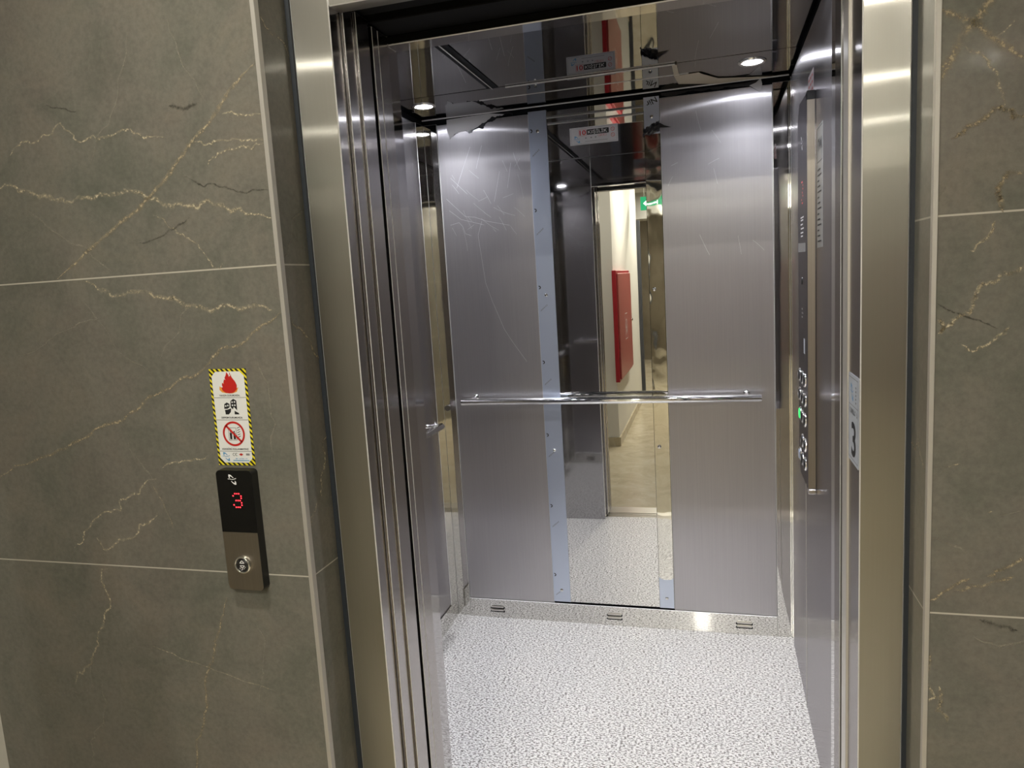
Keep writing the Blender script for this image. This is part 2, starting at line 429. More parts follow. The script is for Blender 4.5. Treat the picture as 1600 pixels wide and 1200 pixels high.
# ------------------------------------------------------------------ setting: hall side
XL, XR, YF = -0.0874, 0.9761, 0.104      # edges of the tiled recess, plane of the steel frame
HH = 2.6                                  # hall ceiling
FRONT = Plane((0, 0, 0), (1, 0, 0), (0, 0, 1))
def left_tiles():
    bm = bx(-0.947, XL, 0, 0.14, 0, HH)
    V = lambda pts, w, m, **k: vein(bm, FRONT, pts, w, m, **k)
    V([(-0.5982, 1.5575), (-0.4957, 1.6163), (-0.3827, 1.6757), (-0.2904, 1.7474), (-0.2389, 1.7925), (-0.196, 1.8237), (-0.1583, 1.8635), (-0.0921, 1.9071)], 0.0055, 1, amp=0.03)
    V([(-0.6781, 1.8052), (-0.6214, 1.8287), (-0.589, 1.8313), (-0.4983, 1.8144), (-0.4318, 1.8132), (-0.3608, 1.8137), (-0.2998, 1.799)], 0.0026, 2, amp=0.13)
    V([(-0.7269, 1.7448), (-0.6704, 1.7447), (-0.597, 1.7208), (-0.5043, 1.7102), (-0.413, 1.7094), (-0.3561, 1.6949), (-0.2889, 1.6797), (-0.2383, 1.6777), (-0.195, 1.6694), (-0.158, 1.6594), (-0.0962, 1.6384)], 0.0052, 2, amp=0.12)
    V([(-0.2398, 1.7858), (-0.1907, 1.7828), (-0.1322, 1.7766), (-0.0902, 1.7743)], 0.0028, 2, amp=0.12)
    V([(-0.2184, 1.7403), (-0.1883, 1.76), (-0.1497, 1.765), (-0.0962, 1.7683)], 0.0026, 2, amp=0.13)
    V([(-0.1738, 1.8278), (-0.1319, 1.8208), (-0.0927, 1.8184)], 0.0024, 2, amp=0.12)
    V([(-0.3545, 1.998), (-0.3876, 1.9191), (-0.4213, 1.8401), (-0.4818, 1.7685)], 0.002, 3, amp=0.05)
    V([(-0.2681, 2.0097), (-0.2535, 1.9594), (-0.2292, 1.8988), (-0.2079, 1.8563)], 0.002, 3, amp=0.05)
    V([(-0.6597, 1.6987), (-0.608, 1.6619), (-0.5266, 1.6184), (-0.4612, 1.5644)], 0.003, 3, amp=0.08)
    V([(-0.3492, 1.6634), (-0.3025, 1.6265), (-0.2555, 1.5946), (-0.2092, 1.5632)], 0.002, 2, amp=0.14)
    V([(-0.3925, 1.6139), (-0.3254, 1.6282), (-0.2701, 1.6523)], 0.0025, 4, amp=0.06)
    V([(-0.2858, 1.8544), (-0.225, 1.8516)], 0.005, 4, amp=0.06)
    V([(-0.2707, 1.727), (-0.1853, 1.7007), (-0.0908, 1.6831)], 0.002, 4, amp=0.06)
    V([(-0.5653, 1.8898), (-0.4947, 1.8696)], 0.002, 4, amp=0.06)
    V([(-0.5384, 1.5515), (-0.492, 1.5287), (-0.4071, 1.5216), (-0.3496, 1.5062), (-0.2706, 1.4876), (-0.2027, 1.4855), (-0.1517, 1.483), (-0.1124, 1.4704)], 0.0052, 2, amp=0.12)
    V([(-0.0893, 1.4717), (-0.1286, 1.4487), (-0.1986, 1.4093), (-0.3074, 1.3506), (-0.4455, 1.2889), (-0.5554, 1.25), (-0.6458, 1.2065), (-0.7367, 1.1782), (-0.8323, 1.143)], 0.0042, 1, amp=0.06)
    V([(-0.4035, 1.1693), (-0.3509, 1.183), (-0.2923, 1.1951)], 0.0026, 2, amp=0.13)
    V([(-0.4225, 1.1464), (-0.4617, 1.127), (-0.5205, 1.0999), (-0.5735, 1.0667), (-0.6216, 1.0301), (-0.6558, 0.9904)], 0.0028, 2, amp=0.13)
    V([(-0.4301, 1.0763), (-0.4812, 1.0434), (-0.5328, 1.0152), (-0.5798, 0.9908), (-0.5922, 1.0157)], 0.003, 2, amp=0.14)
    V([(-0.4331, 1.1382), (-0.414, 1.0997), (-0.3959, 1.0436)], 0.0018, 1, amp=0.05)
    V([(-0.4796, 1.2232), (-0.4523, 1.1767), (-0.4331, 1.1382)], 0.0022, 3, amp=0.08)
    V([(-0.5423, 1.5111), (-0.4904, 1.445), (-0.4523, 1.3925), (-0.397, 1.3526)], 0.0018, 3, amp=0.06)
    V([(-0.2864, 1.4981), (-0.3242, 1.4385), (-0.3761, 1.3902)], 0.0018, 3, amp=0.06)
    V([(-0.7452, 1.4012), (-0.618, 1.45), (-0.5018, 1.471)], 0.002, 3, amp=0.08)
    V([(-0.16, 1.3838), (-0.1383, 1.3346), (-0.1334, 1.2609), (-0.1493, 1.186)], 0.0025, 3, amp=0.08)
    V([(-0.5752, 0.9485), (-0.5875, 0.8949), (-0.5825, 0.865), (-0.6256, 0.8007), (-0.648, 0.75), (-0.7001, 0.7018), (-0.709, 0.672)], 0.0034, 2, amp=0.13)
    V([(-0.64, 0.7566), (-0.6637, 0.6991), (-0.6679, 0.6548)], 0.0026, 3, amp=0.13)
    V([(-0.8195, 0.6316), (-0.7396, 0.6506), (-0.6663, 0.6641)], 0.0024, 3, amp=0.1)
    V([(-0.6318, 0.6826), (-0.6306, 0.6389), (-0.6491, 0.5805), (-0.6918, 0.5368), (-0.6903, 0.4838)], 0.0032, 3, amp=0.13)
    V([(-0.2886, 0.9019), (-0.3133, 0.8314), (-0.34, 0.7592), (-0.3666, 0.6796), (-0.3916, 0.591), (-0.4141, 0.5111), (-0.4366, 0.4446)], 0.004, 1, amp=0.07)
    V([(-0.4963, 0.7817), (-0.4189, 0.758), (-0.3425, 0.7406), (-0.2683, 0.7207), (-0.1795, 0.7016)], 0.0014, 2, amp=0.04)
    V([(-0.2241, 0.8694), (-0.2228, 0.7599), (-0.2598, 0.6438)], 0.0025, 3, amp=0.08)
    side = Plane((XL, 0, 0), (0, 1, 0), (0, 0, 1))
    for pts, w, m in (([(0.004, 1.99), (0.05, 1.965), (0.10, 1.94)], 0.003, 2), ([(0.004, 1.56), (0.05, 1.62), (0.10, 1.66)], 0.003, 3),
                      ([(0.01, 1.05), (0.06, 1.10), (0.10, 1.22)], 0.004, 2), ([(0.004, 1.46), (0.05, 1.43), (0.10, 1.35)], 0.004, 1),
                      ([(0.004, 0.72), (0.06, 0.78), (0.10, 0.80)], 0.003, 3)):
        vein(bm, side, pts, w, m)
    return link('wall_left', bm, TILE, kind='structure')
left_tiles()
def right_tiles():
    bm = bx(XR, 1.32, 0, 0.14, 0, HH)
    V = lambda pts, w, m, **k: vein(bm, FRONT, pts, w, m, **k)
    V([(0.9792, 1.7356), (0.9974, 1.7713), (1.0221, 1.8095), (1.042, 1.8393), (1.0528, 1.8578)], 0.0085, 1, amp=0.04)
    V([(0.9804, 1.8338), (1.0041, 1.8195), (1.0221, 1.8095), (1.0512, 1.7806), (1.086, 1.7536)], 0.0065, 1, amp=0.05)
    V([(1.0112, 1.7803), (1.0285, 1.7696), (1.0404, 1.7572), (1.0511, 1.7307), (1.0613, 1.6959)], 0.003, 2, amp=0.09)
    V([(0.9958, 1.6589), (1.0076, 1.6637), (1.0247, 1.6747), (1.0423, 1.6855), (1.0575, 1.6938), (1.0707, 1.6889), (1.071, 1.6779), (1.0883, 1.6835)], 0.0042, 1, amp=0.12)
    V([(1.0908, 1.6079), (1.0693, 1.6074), (1.0605, 1.5935), (1.0554, 1.581), (1.0604, 1.5701), (1.0632, 1.5524)], 0.005, 1, amp=0.1)
    V([(1.051, 1.7888), (1.0693, 1.8067)], 0.0016, 2, amp=0.05)
    V([(0.983, 1.5741), (0.9916, 1.5937)], 0.0022, 3, amp=0.05)
    V([(1.0541, 1.5417), (1.0521, 1.5304), (1.0468, 1.5219), (1.0351, 1.5121), (1.0234, 1.5022)], 0.003, 2, amp=0.13)
    V([(1.0949, 1.4858), (1.0798, 1.4691), (1.0604, 1.4595), (1.0406, 1.4552), (1.0331, 1.4357), (1.0255, 1.4132), (1.0053, 1.4049), (0.985, 1.3853)], 0.004, 2, amp=0.13)
    V([(0.9846, 1.4058), (0.9931, 1.3961), (0.9892, 1.3842)], 0.0045, 2, amp=0.13)
    V([(0.9825, 1.4309), (1.0133, 1.4137), (1.0624, 1.3887)], 0.0016, 4, amp=0.05)
    V([(1.0143, 1.3693), (1.035, 1.3593), (1.047, 1.3663), (1.0705, 1.3838), (1.0766, 1.3945)], 0.0028, 2, amp=0.13)
    V([(0.9981, 1.185), (1.0183, 1.1921)], 0.0018, 2, amp=0.03)
    V([(1.0569, 1.1174), (1.0618, 1.1195)], 0.0016, 2, amp=0.05)
    V([(1.0703, 1.1129), (1.1068, 1.1237)], 0.0018, 3, amp=0.05)
    V([(0.9822, 1.076), (1.0039, 1.0688), (1.0298, 1.0578)], 0.0026, 3, amp=0.12)
    V([(0.9814, 0.9693), (1.0012, 0.9902), (1.0139, 1.0012), (1.025, 1.009), (1.0351, 1.0146)], 0.0034, 1, amp=0.08)
    V([(1.0141, 0.9941), (1.0396, 1.0027), (1.069, 1.0125), (1.0938, 1.0208)], 0.004, 1, amp=0.08)
    V([(1.0562, 1.0188), (1.0727, 1.0297), (1.0891, 1.0365), (1.1093, 1.0494)], 0.004, 1, amp=0.1)
    V([(1.0495, 0.9492), (1.0752, 0.9408), (1.1006, 0.9355)], 0.004, 4, amp=0.08)
    V([(0.9855, 0.8899), (0.9814, 0.8683), (0.9839, 0.8311), (0.9798, 0.8037)], 0.003, 2, amp=0.13)
    V([(0.9972, 0.8356), (1.0003, 0.8113), (0.9935, 0.7944), (1.0079, 0.7873), (1.0099, 0.7767)], 0.004, 2, amp=0.14)
    V([(1.0415, 0.9259), (1.0762, 0.9079), (1.1135, 0.9212)], 0.003, 3, amp=0.1)
    side = Plane((XR, 0.11, 0), (0, -1, 0), (0, 0, 1))
    vein(bm, side, [(0.01, 1.20), (0.05, 1.22), (0.10, 1.18)], 0.003, 2)
    return link('wall_right', bm, TILE, kind='structure')
right_tiles()
# wall above the door recess, corner profiles
link('wall_above_door', bx(XL, XR, 0, 0.14, 2.42, HH), 'stone_tile', kind='structure')
for nm, x0, x1, s in (('trim_1', XL-0.0075, XL+0.0012, 1), ('trim_2', XR-0.0012, XR+0.0058, -1)):
    bm = BM(); box(bm, x0, x1, -0.0018, 0.012 if s > 0 else 0.009, 0, 2.42, 0.0006)
    link(nm, bm, 'corner_profile', kind='structure')
# dark silicone joints between tile return and steel frame
link('trim_3', bx(XL, XL+0.0085, 0.100, 0.13, 0, 2.42), 'silicone', kind='structure')
link('trim_4', bx(XR-0.0065, XR, 0.100, 0.13, 0, 2.42), 'silicone', kind='structure')

link('floor', bx(-3.4, 1.32, -8.2, 0.15, -0.12, 0), 'beige_marble', kind='structure')
link('ceiling', bx(-3.4, 1.32, -8.2, 0.30, HH, HH+0.1), 'hall_ceiling_paint', kind='structure')
# white pillar at the left end of the tiles, lobby and corridor walls behind the photographer
link('wall_lobby_left', bx(-3.4, -0.947, -0.095, 0.30, 0, HH), 'white_paint', kind='structure')
link('wall_lobby_end', bx(-3.5, -3.4, -8.2, 0.30, 0, HH), 'stone_tile', kind='structure')
link('wall_corridor_left', bx(-3.4, -0.135, -3.95, -1.58, 0, HH), 'white_paint', kind='structure')
link('wall_corridor_right', bx(1.32, 1.42, -8.2, 0.30, 0, HH), 'stone_tile', kind='structure')
link('wall_corridor_end', bx(-3.4, 1.32, -8.3, -8.2, 0, HH), 'beige_stone', kind='structure')
link('wall_cross_passage', bx(-3.4, -0.45, -8.2, -6.9, 0, HH), 'beige_stone', kind='structure')
link('beam', bx(-3.4, 1.32, -6.0, -5.6, 2.25, HH), 'hall_ceiling_paint', kind='structure')
bm = BM(); box(bm, -0.135, -0.123, -3.95, -1.58, 0, 0.08); box(bm, -3.4, -0.123, -1.58, -1.568, 0, 0.08)
link('baseboard_corridor', bm, 'beige_marble', kind='structure')
link('door_1', bx(-0.19, -0.095, -4.02, -3.95, 0, 2.12, 0.003), 'dark_frame_paint', kind='structure')

def added_corridor_door():  # added out of view to darken what the right jamb reflects
    o = link('added_door', bx(1.300, 1.3195, -2.50, -1.50, 0.0, 2.10, 0.004), 'dark_wood', kind='structure')
    bm = BM(); tube(bm, [(1.300, -1.60, 1.02), (1.26, -1.60, 1.02), (1.255, -1.62, 1.02), (1.255, -1.73, 1.02)], 0.010, 12); link('door_handle', bm, 'chrome', o)
added_corridor_door()

def downlight(name, x, y, z, r, lens, ring, label, cat, group):
    t = thing(name, (x, y, z), label, cat, group)
    pl = Plane((x, y, z), (1, 0, 0), (0, -1, 0))      # normal points down
    bm = BM(); pl.lathe(bm, 0, 0, [(r*1.0, 0.0005), (r*1.02, 0.004), (r*1.22, 0.005), (r*1.36, 0.002), (r*1.38, -0.002)][::-1], 40, cap=False)
    link('trim_ring', bm, ring, t)
    bm = BM(); pl.lathe(bm, 0, 0, [(r*1.0, -0.001), (r*0.99, 0.002), (r*0.7, 0.003)], 40)
    link('lens', bm, lens, t)
    if lens == 'lens_led':
        L = bpy.data.lights.new('downlight_lamp', 'SPOT'); L.energy = LED_W; L.color = (0.93, 0.945, 1.0)
        L.spot_size = math.radians(132); L.spot_blend = 0.9; L.shadow_soft_size = r*0.9
        o = bpy.data.objects.new('downlight_lamp', L); C.objects.link(o); o.parent = t; o.location = (0, 0, -0.006)
    return t
for y in (-2.2, -3.75, -5.3, -6.9):
    downlight('corridor_downlight', 0.45, y, HH, 0.032, 'lens_lamp', 'white_paint', 'round warm downlight in the corridor ceiling behind the camera', 'ceiling light', 'corridor downlights')

downlight('lobby_downlight', -0.08, -0.72, HH, 0.042, 'lens_lobby', 'white_paint', 'round warm downlight in the lobby ceiling just in front of the lift', 'ceiling light', None)

# fire hose cabinet on the corridor wall, seen in the lift mirror
def hose_cabinet():
    t = thing('fire_hose_cabinet', (-0.135, -2.05, 0.58), 'red fire hose cabinet on the white corridor wall, reflected in the lift mirror', 'cabinet')
    link('body', bx(-0.1345, -0.10, -2.60, -1.50, 0.58, 1.54, 0.003), 'red_paint', t)
    d = link('door', bx(-0.099, -0.087, -2.58, -1.545, 0.60, 1.515, 0.004), 'door_red_paint', t)
    bm = BM(); p2 = Plane((-0.0862, -2.06, 1.03), (0, -1, 0), (0, 0, 1)); p2.n = Vector((1, 0, 0))
    p2.frame(bm, -0.09, 0.09, -0.12, 0.12, 0.006); p2.ring(bm, 0, 0.02, 0.035, 0.045); p2.stroke(bm, [(-0.05, -0.08), (0.0, -0.03), (0.05, -0.07)], 0.01)
    link('hose_symbol', bm, 'print_white', d)
    bm = BM(); tube(bm, [(-0.087, -2.50, 1.06), (-0.070, -2.50, 1.06)], 0.014); link('handle', bm, 'chrome', d)
hose_cabinet()
def exit_sign():
    t = thing('exit_sign', (0.13, -3.3, 2.17), 'green emergency exit sign hanging from the corridor ceiling, seen at the mirror edge', 'sign')
    link('panel', bx(-0.02, 0.30, -3.31, -3.29, 2.17, 2.31, 0.003), 'exit_green', t)
    pl = Plane((0.14, -3.2895, 2.24), (-1, 0, 0), (0, 0, 1)); bm = BM()
    pl.poly(bm, [(0.13, 0.0), (0.09, 0.035), (0.09, 0.012), (0.05, 0.012), (0.05, -0.012), (0.09, -0.012), (0.09, -0.035)], 0.001)
    pl.rect(bm, -0.02, 0.03, -0.05, 0.05, 0.001); link('arrow_and_doorway', bm, 'exit_white', t)
    for x in (0.02, 0.26): bm = BM(); tube(bm, [(x, -3.3, 2.31), (x, -3.3, HH)], 0.004, 8); link('hanger', bm, 'grey_paint', t)
exit_sign()

# ------------------------------------------------------------------ steel door frame of the landing
def door_frame():
    t = thing('elevator_door_frame', (0.45, YF, 0), 'brushed stainless steel frame around the lift opening, set between the stone tiles', 'door frame')
    hl = XL+0.0085; hr = XR-0.0065
    def reveal(bm):
        bm.normal_update()
        for f in bm.faces:
            if abs(f.normal.x) > 0.9: f.material_index = 1
        edge_glints(bm, 2)
    bm = BM(); box(bm, hl, 0, YF, 0.144, 0, 2.32, 0.0018); reveal(bm); link('jamb', bm, ['frame_steel', 'door_steel', 'edge_glint_metal'], t)
    bm = BM(); box(bm, 0.9, hr, YF, 0.204, 0, 2.32, 0.0018); reveal(bm); link('jamb', bm, ['frame_steel', 'door_steel', 'edge_glint_metal'], t)
    bm = BM(); box(bm, 0.0003, 0.8997, YF+0.0005, 0.144, 2.018, 2.32, 0.0018); edge_glints(bm, 1); link('header', bm, ['frame_steel', 'edge_glint_metal'], t)
    link('top_flange', bx(hl, hr, YF, 0.144, 2.3205, 2.42), 'frame_steel', t)
    return t
door_frame()
# floor number plate on the right reveal
def floor_plate():
    y1, z0, z1 = 0.2035, 1.1500, 1.3055
    pl = Plane((0.8994, y1, z0), (0, -1, 0), (0, 0, 1)); pl.n = Vector((-1, 0, 0)); w, h = 0.0945, z1-z0
    t = thing('floor_number_sticker', (0.8998, y1-w/2, z0), 'silver sticker with a large black 3 on the inner face of the right door jamb', 'sticker')
    bm = BM(); pl.slab(bm, pl.rrect(0, w, 0, h, 0.003), -0.0004, 0.0003); link('backing', bm, 'label_silver', t)
    bm = BM(); pl.frame(bm, 0.005, w-0.005, 0.006, h-0.006, 0.0011, 0.0005); pl.rect(bm, 0.005, w-0.005, 0.1005, 0.1015, 0.0005)
    link('border', bm, 'print_grey', t)
    bm = BM(); pl.text(bm, '3', w/2+0.003, 0.014, 0.060, 0.040, 0.0006, bold=0.02); link('numeral', bm, 'print_black', t)
    bm = BM(); fine_print(pl, bm, 0.014, 0.082, 0.086, 0.009, 0.0006, 4); link('caption', bm, 'print_grey', t)
    bm = BM(); [pl.rect(bm, 0.066, 0.073, 0.108+0.0065*k, 0.1115+0.0065*k, 0.0006) for k in range(5)]
    link('standard_mark', bm, 'print_grey', t)
    bm = BM(); logo(pl, bm, 0.034, 0.124, 0.030, 0.0006)
    link('maker_logo', bm, 'print_blue', t)
floor_plate()

# ------------------------------------------------------------------ open sliding doors, stacked at the left
GR = 'sliding door leaves stacked at the left jamb'
for nm, y0, y1, x1, zt, lab in (
    ('landing_door_leaf', 0.1465, 0.1880, 0.0065, 2.035, 'open steel landing door leaf nearest the hall, edge showing beside the left jamb'),
    ('landing_door_leaf', 0.1892, 0.2440, 0.0115, 2.035, 'second open steel landing door leaf, just before the black gap'),
    ('car_door_leaf', 0.2620, 0.2880, 0.0105, 2.03, 'open lift car door leaf just behind the black gap'),
    ('car_door_leaf', 0.2895, 0.3380, 0.0105, 2.03, 'innermost open car door leaf, next to the car entrance post')):
    link(nm, edge_glints(bx(-0.48, x1, y0, y1, 0.008, zt, 0.0011), 1), ['door_steel', 'edge_glint_metal'], None, lab, 'door', GR)
link('landing_sill', bx(-0.5, 0.96, 0.150, 0.268, -0.05, 0.0), 'aluminium', None, 'grooved aluminium landing door sill at the lift threshold', 'door sill')
def car_sill():
    bm = BM(); box(bm, -0.5, 0.96, 0.278, 0.352, -0.05, -0.006)
    for y0, y1 in ((0.278, 0.290), (0.300, 0.310), (0.320, 0.333), (0.343, 0.352)): box(bm, -0.5, 0.96, y0, y1, -0.0062, 0.0)
    link('car_sill', bm, 'aluminium', None, 'grooved aluminium car door sill at the edge of the speckled lift floor', 'door sill')
car_sill()
# dark door gear above the opening
link('landing_door_header', bx(-0.5, 0.897, 0.146, 0.245, 2.045, 2.32, 0.002), 'dark_housing', None, 'dark landing door header housing hidden in the gap above the lift opening', 'door header')
link('car_door_header', bx(-0.5, 0.96, 0.262, 0.3512, 2.036, 2.32, 0.002), 'dark_housing', None, 'dark car door header housing above the car entrance', 'door header')
# closing post at the right side
bm = BM(); box(bm, 0.8965, 0.935, 0.2065, 0.254, 0, 2.035, 0.0008)
link('landing_closing_post', bm, 'closing_steel', None, 'narrow bright steel closing post behind the right jamb', 'door post')
bm = BM(); box(bm, 0.8955, 0.935, 0.272, 0.338, 0, 2.03, 0.001)
edge_glints(bm, 1); link('car_closing_post', bm, ['door_steel', 'edge_glint_metal'], None, 'narrow polished closing post of the car door at right', 'door post')

# ------------------------------------------------------------------ the lift car
CX0, CX1, CY0, CY1, CZ = -0.49, 0.949, 0.405, 1.79, 2.187
def entrance():
    t = thing('car_entrance_frame', (0.23, 0.36, 0), 'polished dark steel entrance frame of the lift car with transom above', 'door frame')
    link('return_panel', edge_glints(bx(CX0, 0.002, 0.352, CY0, 0, CZ, 0.0015), 1), ['return_steel', 'edge_glint_metal'], t)
    link('return_panel', edge_glints(bx(0.899, CX1, 0.352, CY0, 0, CZ, 0.0015), 1), ['return_steel', 'edge_glint_metal'], t)
    link('transom', edge_glints(bx(0.0025, 0.8985, 0.3525, 0.405, 2.018, CZ, 0.002), 1), ['dark_polished', 'edge_glint_metal'], t)
    link('transom_dark_strip', bx(0.0025, 0.8985, 0.3515, 0.3523, 2.0215, 2.0355), 'dark_housing', t, 'added strip darkening the front edge')  # added strip; darkness of the header gap put into its colour
entrance()
link('car_floor', bx(CX0-0.02, CX1+0.02, 0.352, CY1+0.02, -0.05, 0.0), 'speckled_floor', kind='structure')
link('car_wall_back', bx(CX0-0.03, CX1+0.03, CY1+0.012, CY1+0.05, 0, CZ+0.05), 'black_gap', kind='structure')
link('car_wall_left', bx(CX0-0.03, CX0-0.012, CY0, CY1+0.012, 0, CZ+0.05), 'black_gap', kind='structure')
link('car_wall_right', bx(CX1+0.012, CX1+0.03, CY0, CY1+0.012, 0, CZ+0.05), 'black_gap', kind='structure')
# ceiling: main polished sheet, two narrow folded bands at the back, dark joint
def ceiling():
    bm = BM(); box(bm, CX0-0.005, CX1+0.005, 0.352, 1.436, CZ, CZ+0.012)
    link('car_ceiling', bm, 'ceiling_steel', kind='structure')
    P = Plane((0, 0, 0), (1, 0, 0), (0, 1, 0))
    def band(y0, y1, z0, z1, nm):
        bm = BM(); vs = []
        for y, z in ((y0, z0), (y1, z1), (y1, z1+0.01), (y0, z0+0.01)): vs.append([bm.verts.new((x, y, z)) for x in (CX0-0.005, CX1+0.005)])
        for i in range(4): bm.faces.new((vs[i][0], vs[i][1], vs[(i+1) % 4][1], vs[(i+1) % 4][0]))
        bm.faces.new([v[0] for v in vs]); bm.faces.new([v[1] for v in vs])
        link(nm, bm, 'ceiling_steel', kind='structure')
    band(1.438, 1.568, CZ-0.001, CZ-0.004, 'car_ceiling_band')
    band(1.571, CY1-0.012, CZ-0.001, CZ-0.0035, 'car_ceiling_edge')
    for i, y in enumerate((1.437, 1.5695, CY1-0.012)):
        x0 = (-0.03, -0.17, CX0+0.0)[i]
        link('trim_%d' % (5+i), bx(x0, (0.56, 0.60, CX1)[i], y-0.001, y+0.001, CZ-0.006, CZ-0.0015), 'edge_glint_metal', kind='structure')
    bm = BM(); box(bm, -0.095, -0.055, 0.45, 1.435, CZ-0.0025, CZ-0.0005)
    link('trim_8', bm, 'black_gap', kind='structure')
    bm = BM(); box(bm, -0.079, -0.074, 0.45, 1.435, CZ-0.006, CZ-0.0005); link('trim_9', bm, 'polished_trim', kind='structure')
ceiling()
for x, y, lab in ((-0.389, 1.552, 'lit round ceiling downlight in the back left corner of the lift car'), (0.81, 1.537, 'lit round ceiling downlight in the back right corner of the lift car'),
                  (-0.37, 0.70, 'lit round ceiling downlight near the lift entrance, left side, seen only reflected'), (0.81, 0.70, 'lit round ceiling downlight near the lift entrance, right side, seen only reflected')):
    downlight('ceiling_downlight', x, y, CZ-(0.003 if y > 1 else 0.0), 0.034, 'lens_led', 'chrome', lab, 'ceiling light', 'lift ceiling downlights')

# back wall ---------------------------------------------------------
def scratches(bm, pl, n, mat, box_, seed):
    rnd = random.Random(seed)
    for _ in range(n):
        u = rnd.uniform(box_[0], box_[1]); v = rnd.uniform(box_[2], box_[3]); a = rnd.uniform(0.5, 1.4) + (math.pi/2 if rnd.random() < .3 else 0)
        L = rnd.uniform(0.02, 0.10); k = rnd.uniform(-4, 4)
        pts = []
        for i in range(7):
            pts.append((u, v)); u += math.cos(a)*L/6; v -= math.sin(a)*L/6; a += k*L/6
        pl.stroke(bm, pts, rnd.uniform(0.0004, 0.0007), 0.0004, mat)
BACK = Plane((0, CY1, 0), (1, 0, 0), (0, 0, 1))
def back_panels():
    bm = bx(-0.43, -0.037, CY1, CY1+0.012, 0.086, 2.160, 0.0012)
    scratches(bm, BACK, 26, 1, (-0.40, -0.06, 1.72, 2.03), 3)
    for pts in ([(-0.41, 1.86), (-0.36, 1.81), (-0.33, 1.78), (-0.29, 1.775), (-0.24, 1.755), (-0.14, 1.73)],
                [(-0.40, 1.81), (-0.35, 1.77), (-0.30, 1.755), (-0.25, 1.74)], [(-0.40, 1.75), (-0.36, 1.758), (-0.345, 1.74), (-0.335, 1.71), (-0.31, 1.70)],
                [(-0.26, 1.755), (-0.28, 1.70), (-0.27, 1.60), (-0.26, 1.50), (-0.235, 1.42), (-0.19, 1.30), (-0.16, 1.25), (-0.10, 1.16)],
                [(-0.29, 2.06), (-0.33, 1.97), (-0.36, 1.90)], [(-0.24, 2.06), (-0.27, 1.97)], [(-0.12, 1.98), (-0.14, 1.88)], [(-0.17, 1.95), (-0.20, 1.83)]):
        BACK.stroke(bm, pts, 0.0008, 0.0005, 1)
    edge_glints(bm, 2); link('wall_panel', bm, ['panel_steel', 'scratch', 'edge_glint_metal'], None, 'scratched brushed steel wall panel left of the mirror on the lift back wall', 'wall panel')
    bm = bx(0.4835, 0.891, CY1, CY1+0.012, 0.086, 2.160, 0.0012)
    scratches(bm, BACK, 9, 1, (0.52, 0.87, 1.6, 2.10), 11)
    edge_glints(bm, 2); link('wall_panel', bm, ['panel_steel', 'scratch', 'edge_glint_metal'], None, 'brushed steel wall panel right of the mirror on the lift back wall', 'wall panel')
back_panels()
bm = bx(0.0375, 0.4215, CY1, CY1+0.010, 0.093, 2.163, 0.0006)
for v in bm.verts: v.co.y += (v.co.x-0.23)*0.0050
link('mirror', bm, 'mirror_steel', None, 'tall polished mirror panel in the middle of the lift back wall', 'mirror')
def bolt(parent, x, z, y):
    pl = Plane((x, y, z), (1, 0, 0), (0, 0, 1)); bm = BM()
    pl.lathe(bm, 0, 0, [(0.0075, 0), (0.0075, 0.0012), (0.0062, 0.0034), (0.0035, 0.0047), (0.0012, 0.005)], 20)
    link('bolt', bm, 'chrome', parent)
